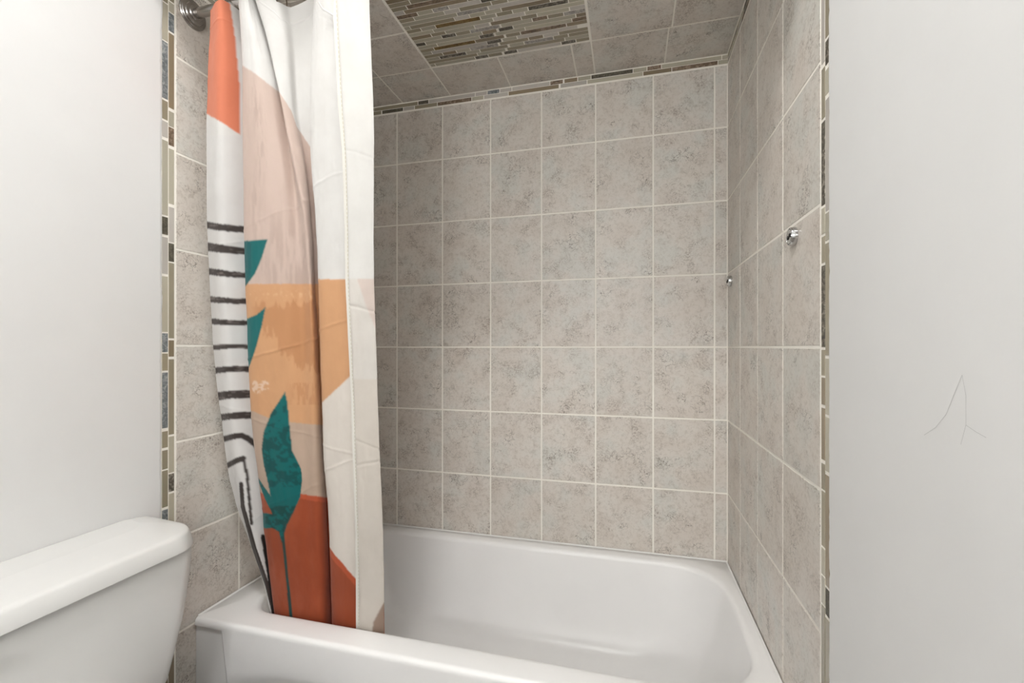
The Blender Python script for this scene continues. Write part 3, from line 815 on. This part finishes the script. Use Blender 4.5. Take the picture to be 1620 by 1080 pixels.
    leaf3 = [(451,619.7),(455,638),(457.5,668),(462.4,714),(471,730),(476.5,742),(478,759),(475,786),(463,812.5),(454,830),(450,843),(451,858),(455.6,903.6),(462,968),(466,1010),(461,1010),(457.5,968),(451,903.6),(447,862),(441,841),(431,835),(419.5,836),(410,830),(409,810),(414,810.6),(431,813),(419.5,790),(408,759),(400,745),(407,752.6),(416,767),(428,784),(423,759),(418.4,740),(414,710),(417,683.5),(429,653)]
    tn = fbm(px / 9, py / 7, 71)
    for k, lf in enumerate((leaf1, leaf2, leaf3)):
        m = Bm & inpoly(px, py, lf)
        put(m, teal)
        if k == 0: put(m & (px < 397 + 0.0 * py) & (rough > -0.2), (6, 96, 98))
        if k == 2:
            put(m & (tn > 0.52) & (py < 770), (8, 84, 84)); put(m & (py > 855), (44, 70, 66))
            put(m & (tn > 0.50) & (py > 800), (12, 78, 76))
    # C
    put(IC & (py > 441.5) & (py < np.interp(px, [500, 511, 553, 580, 600], [646, 635, 596, 572, 556])), (220, 168, 124))
    put(IC & (py >= np.interp(px, [500, 511, 553, 580, 600], [646, 635, 596, 572, 556])) & (py > 441.5), (236, 228, 219))
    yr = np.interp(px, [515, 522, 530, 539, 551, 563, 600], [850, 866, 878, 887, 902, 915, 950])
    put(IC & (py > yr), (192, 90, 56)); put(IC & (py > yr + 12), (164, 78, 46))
    # D: reverse of the cloth, print showing through faintly
    put(ID, (234, 232, 228))
    put(ID & (py > 441), (231, 226, 219))
    put(ID & inpoly(px, py, [(565,441),(700,441),(700,560),(594,520),(578,480)]), (228, 213, 204))
    put(ID & (py > 600), (227, 219, 209))
    put(ID & inpoly(px, py, [(614,940),(590,985),(588,1060),(650,1060)]), (170, 146, 130))
    C = np.clip(C, 0, 1)
    Cp = np.pad(C, ((1, 1), (1, 1), (0, 0)), 'edge')
    C = sum(w * Cp[1 + i:Cp.shape[0] - 1 + i, 1 + j:Cp.shape[1] - 1 + j] for i, j, w in
            [(a, b, (0.5 if a == 0 else 0.25) * (0.5 if b == 0 else 0.25)) for a in (-1, 0, 1) for b in (-1, 0, 1)])

    me = bpy.data.meshes.new('curtain_fabric')
    V = (XYZ - off).reshape(-1, 3)
    r, c = np.meshgrid(np.arange(NR - 1), np.arange(NCc - 1), indexing='ij')
    q = (r * NCc + c).ravel()
    quads = np.stack([q, q + NCc, q + NCc + 1, q + 1], 1)
    me.vertices.add(len(V)); me.vertices.foreach_set('co', V.astype(np.float32).ravel())
    me.loops.add(quads.size); me.loops.foreach_set('vertex_index', quads.astype(np.int32).ravel())
    me.polygons.add(len(quads)); me.polygons.foreach_set('loop_start', np.arange(0, quads.size, 4, dtype=np.int32))
    me.update(calc_edges=True)
    me.polygons.foreach_set('use_smooth', np.ones(len(quads), bool))
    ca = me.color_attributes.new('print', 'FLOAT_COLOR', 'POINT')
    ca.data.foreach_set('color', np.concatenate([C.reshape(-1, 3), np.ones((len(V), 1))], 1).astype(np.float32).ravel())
    m, nt, b = new_mat('printed_polyester')
    at = N(nt, 'ShaderNodeAttribute', attribute_name='print')
    tc = N(nt, 'ShaderNodeTexCoord')
    n1 = noise(nt, tc.outputs['Object'], 18, 4)
    k = ramp(nt, n1.outputs['Fac'], [(0.3, (0.955, 0.95, 0.945)), (0.6, (1, 1, 1))])
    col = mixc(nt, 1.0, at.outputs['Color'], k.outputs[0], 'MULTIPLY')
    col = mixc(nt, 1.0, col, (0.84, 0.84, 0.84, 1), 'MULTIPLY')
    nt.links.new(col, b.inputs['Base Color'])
    b.inputs['Roughness'].default_value = 0.62; b.inputs['Specular IOR Level'].default_value = 0.25
    b.inputs['Sheen Weight'].default_value = 0.15
    wv = noise(nt, tc.outputs['Object'], 1500, 2); bump(nt, b, wv.outputs['Fac'], 0.15, 0.0004)
    tr = N(nt, 'ShaderNodeBsdfTranslucent'); nt.links.new(col, tr.inputs['Color'])
    ms = N(nt, 'ShaderNodeMixShader'); ms.inputs[0].default_value = 0.12
    nt.links.new(b.outputs[0], ms.inputs[1]); nt.links.new(tr.outputs[0], ms.inputs[2])
    nt.links.new(ms.outputs[0], nt.nodes['Material Output'].inputs['Surface'])
    me.materials.append(m)
    fab = link(bpy.data.objects.new('curtain_fabric', me), t)

    # hems: folded double cloth, a little proud of the sheet, with a row of stitches
    hemm = simple('hem_cloth', rgb(212, 209, 201), 0.7, 0.2)
    seam = simple('hem_stitching', rgb(190, 182, 160), 0.8, 0.2)
    def strip_mesh(name, rows_, cols_, lift, mat, sgn):
        P3 = XYZ[np.ix_(rows_, cols_)].copy(); nn = nrm[np.ix_(rows_, cols_)]
        P3[..., :2] += nn * (lift * sgn)
        V = (P3 - off).reshape(-1, 3); nr, nc = len(rows_), len(cols_)
        fs = [(i * nc + j, (i + 1) * nc + j, (i + 1) * nc + j + 1, i * nc + j + 1) for i in range(nr - 1) for j in range(nc - 1)]
        return mesh_obj(name, V, fs, mat, fab, True)
    # which way is towards the viewer on the flap?
    jD = np.where(seg >= 15)[0]
    sgn = 1.0 if nrm[NR // 2, jD[-3]][1] < 0 else -1.0
    last = NCc - 1
    wcol = [j for j in range(NCc) if arc[last] - arc[j] < 0.0095]
    strip_mesh('side_hem', list(range(0, NR, 4)), wcol, 0.0011, hemm, sgn)
    js = [wcol[0], wcol[0] + 1] if len(wcol) > 1 else wcol
    for k in range(0, 0): pass
    ft = [k for k in range(0, NR, 5)]
    bm = bmesh.new()
    jm = min(wcol) + 1
    for k in range(2, NR - 4, 5):
        a = XYZ[k, jm].copy(); b2 = XYZ[k + 3, jm].copy()
        for p_ in (a, b2): p_[:2] += nrm[k, jm] * 0.0016 * sgn
        tx = np.array([tang[k, jm][0], tang[k, jm][1], 0]) * 0.0007
        q = [bm.verts.new(tuple(w - off)) for w in (a - tx, b2 - tx, b2 + tx, a + tx)]
        bm.faces.new(q)
    bm_obj('stitching', bm, seam, fab)
    return t, XYZ, seg
CURT, CXYZ, CSEG = curtain()

# ------------------------------------------------------------------ curtain rings on the rod
def rings():
    proto = None
    BEIGE = simple('warm_nickel_ring', rgb(188, 176, 158), 0.25, 0.5, metal=1.0)
    bm = bmesh.new()
    n, m, R0, r0 = 40, 10, 0.0245, 0.0017
    rg = []
    for i in range(n):
        a = 2 * math.pi * i / n
        c = Vector((0, math.cos(a) * R0, math.sin(a) * R0 - 0.0105))
        d = Vector((0, math.cos(a), math.sin(a)))
        rg.append([c + d * (r0 * math.cos(2 * math.pi * j / m)) + Vector((1, 0, 0)) * (r0 * math.sin(2 * math.pi * j / m)) for j in range(m)])
    v, f = loft(rg + [rg[0]])
    labels = ['metal curtain ring on the rod nearest the left flange', 'metal curtain ring on the rod above the beige panel', 'metal curtain ring with its curl showing between white folds',
              'metal curtain ring on the rod above the right white panel', 'metal curtain ring on the rod at the open right edge']
    src = None
    for px_, lab in zip((368, 410, 443, 497, 560), labels):
        a, b = xdir(px_)
        x = ROD_Y * a / b
        if src is None:
            e = empty('curtain_ring', (x, ROD_Y, ROD_Z)); src = e
            o = mesh_obj('ring_wire', v, f, BEIGE, e, True)
            vb, fb = loft([[(0.0035 * math.sin(q) * math.cos(w), 0.0035 * math.sin(q) * math.sin(w) - 0.014, -0.0305 + 0.0035 * math.cos(q)) for w in [2 * math.pi * k / 12 for k in range(12)]] for q in [math.pi * k / 8 for k in range(9)]])
            o2 = mesh_obj('roller_bead', vb, fb, CHROME2, e, True)
            parts = (o, o2)
        else:
            e = empty('curtain_ring', (x, ROD_Y, ROD_Z))
            for p_ in parts:
                c = p_.copy(); COL.objects.link(c); c.parent = e
        tag(e, lab, 'ring', 'curtain rings on the shower rod')
rings()

# ------------------------------------------------------------------ round wall brackets on the right wall
def bracket(y, z, label):
    e = tag(empty('wall_bracket', (XR, y, z)), label, 'bracket', 'chrome discs on the right wall')
    rot = Matrix.Rotation(-math.pi / 2, 4, 'Y')            # local z -> -x
    prof = [(0.0180, 0.0), (0.0188, 0.0008), (0.0188, 0.0098), (0.0180, 0.0112), (0.0165, 0.0112), (0.0160, 0.0098), (0.0150, 0.0098), (0.0145, 0.0116), (0.0, 0.0116)]
    v, f = loft(lathe(prof, 40))
    d = mesh_obj('disc', v, f, CHROME2, e, True); d.data.set_sharp_from_angle(angle=math.radians(30)); d.matrix_local = rot
    for s in (-1, 1):
        pr = [(0.0042, 0.0), (0.0042, 0.0128), (0.0030, 0.0132), (0.0024, 0.0122), (0.0, 0.0121)]
        v, f = loft(lathe(pr, 16))
        h = mesh_obj('screw_hole', v, f, DARK, e, True)
        h.matrix_local = Matrix.Translation((0, s * 0.0058, -s * 0.0016)) @ rot
bracket(1.052, ZC + 0.2300, 'round chrome disc with two dark holes near the front of the right wall')
bracket(1.658, ZC + 0.2230, 'small chrome disc on the right wall beside the back corner')
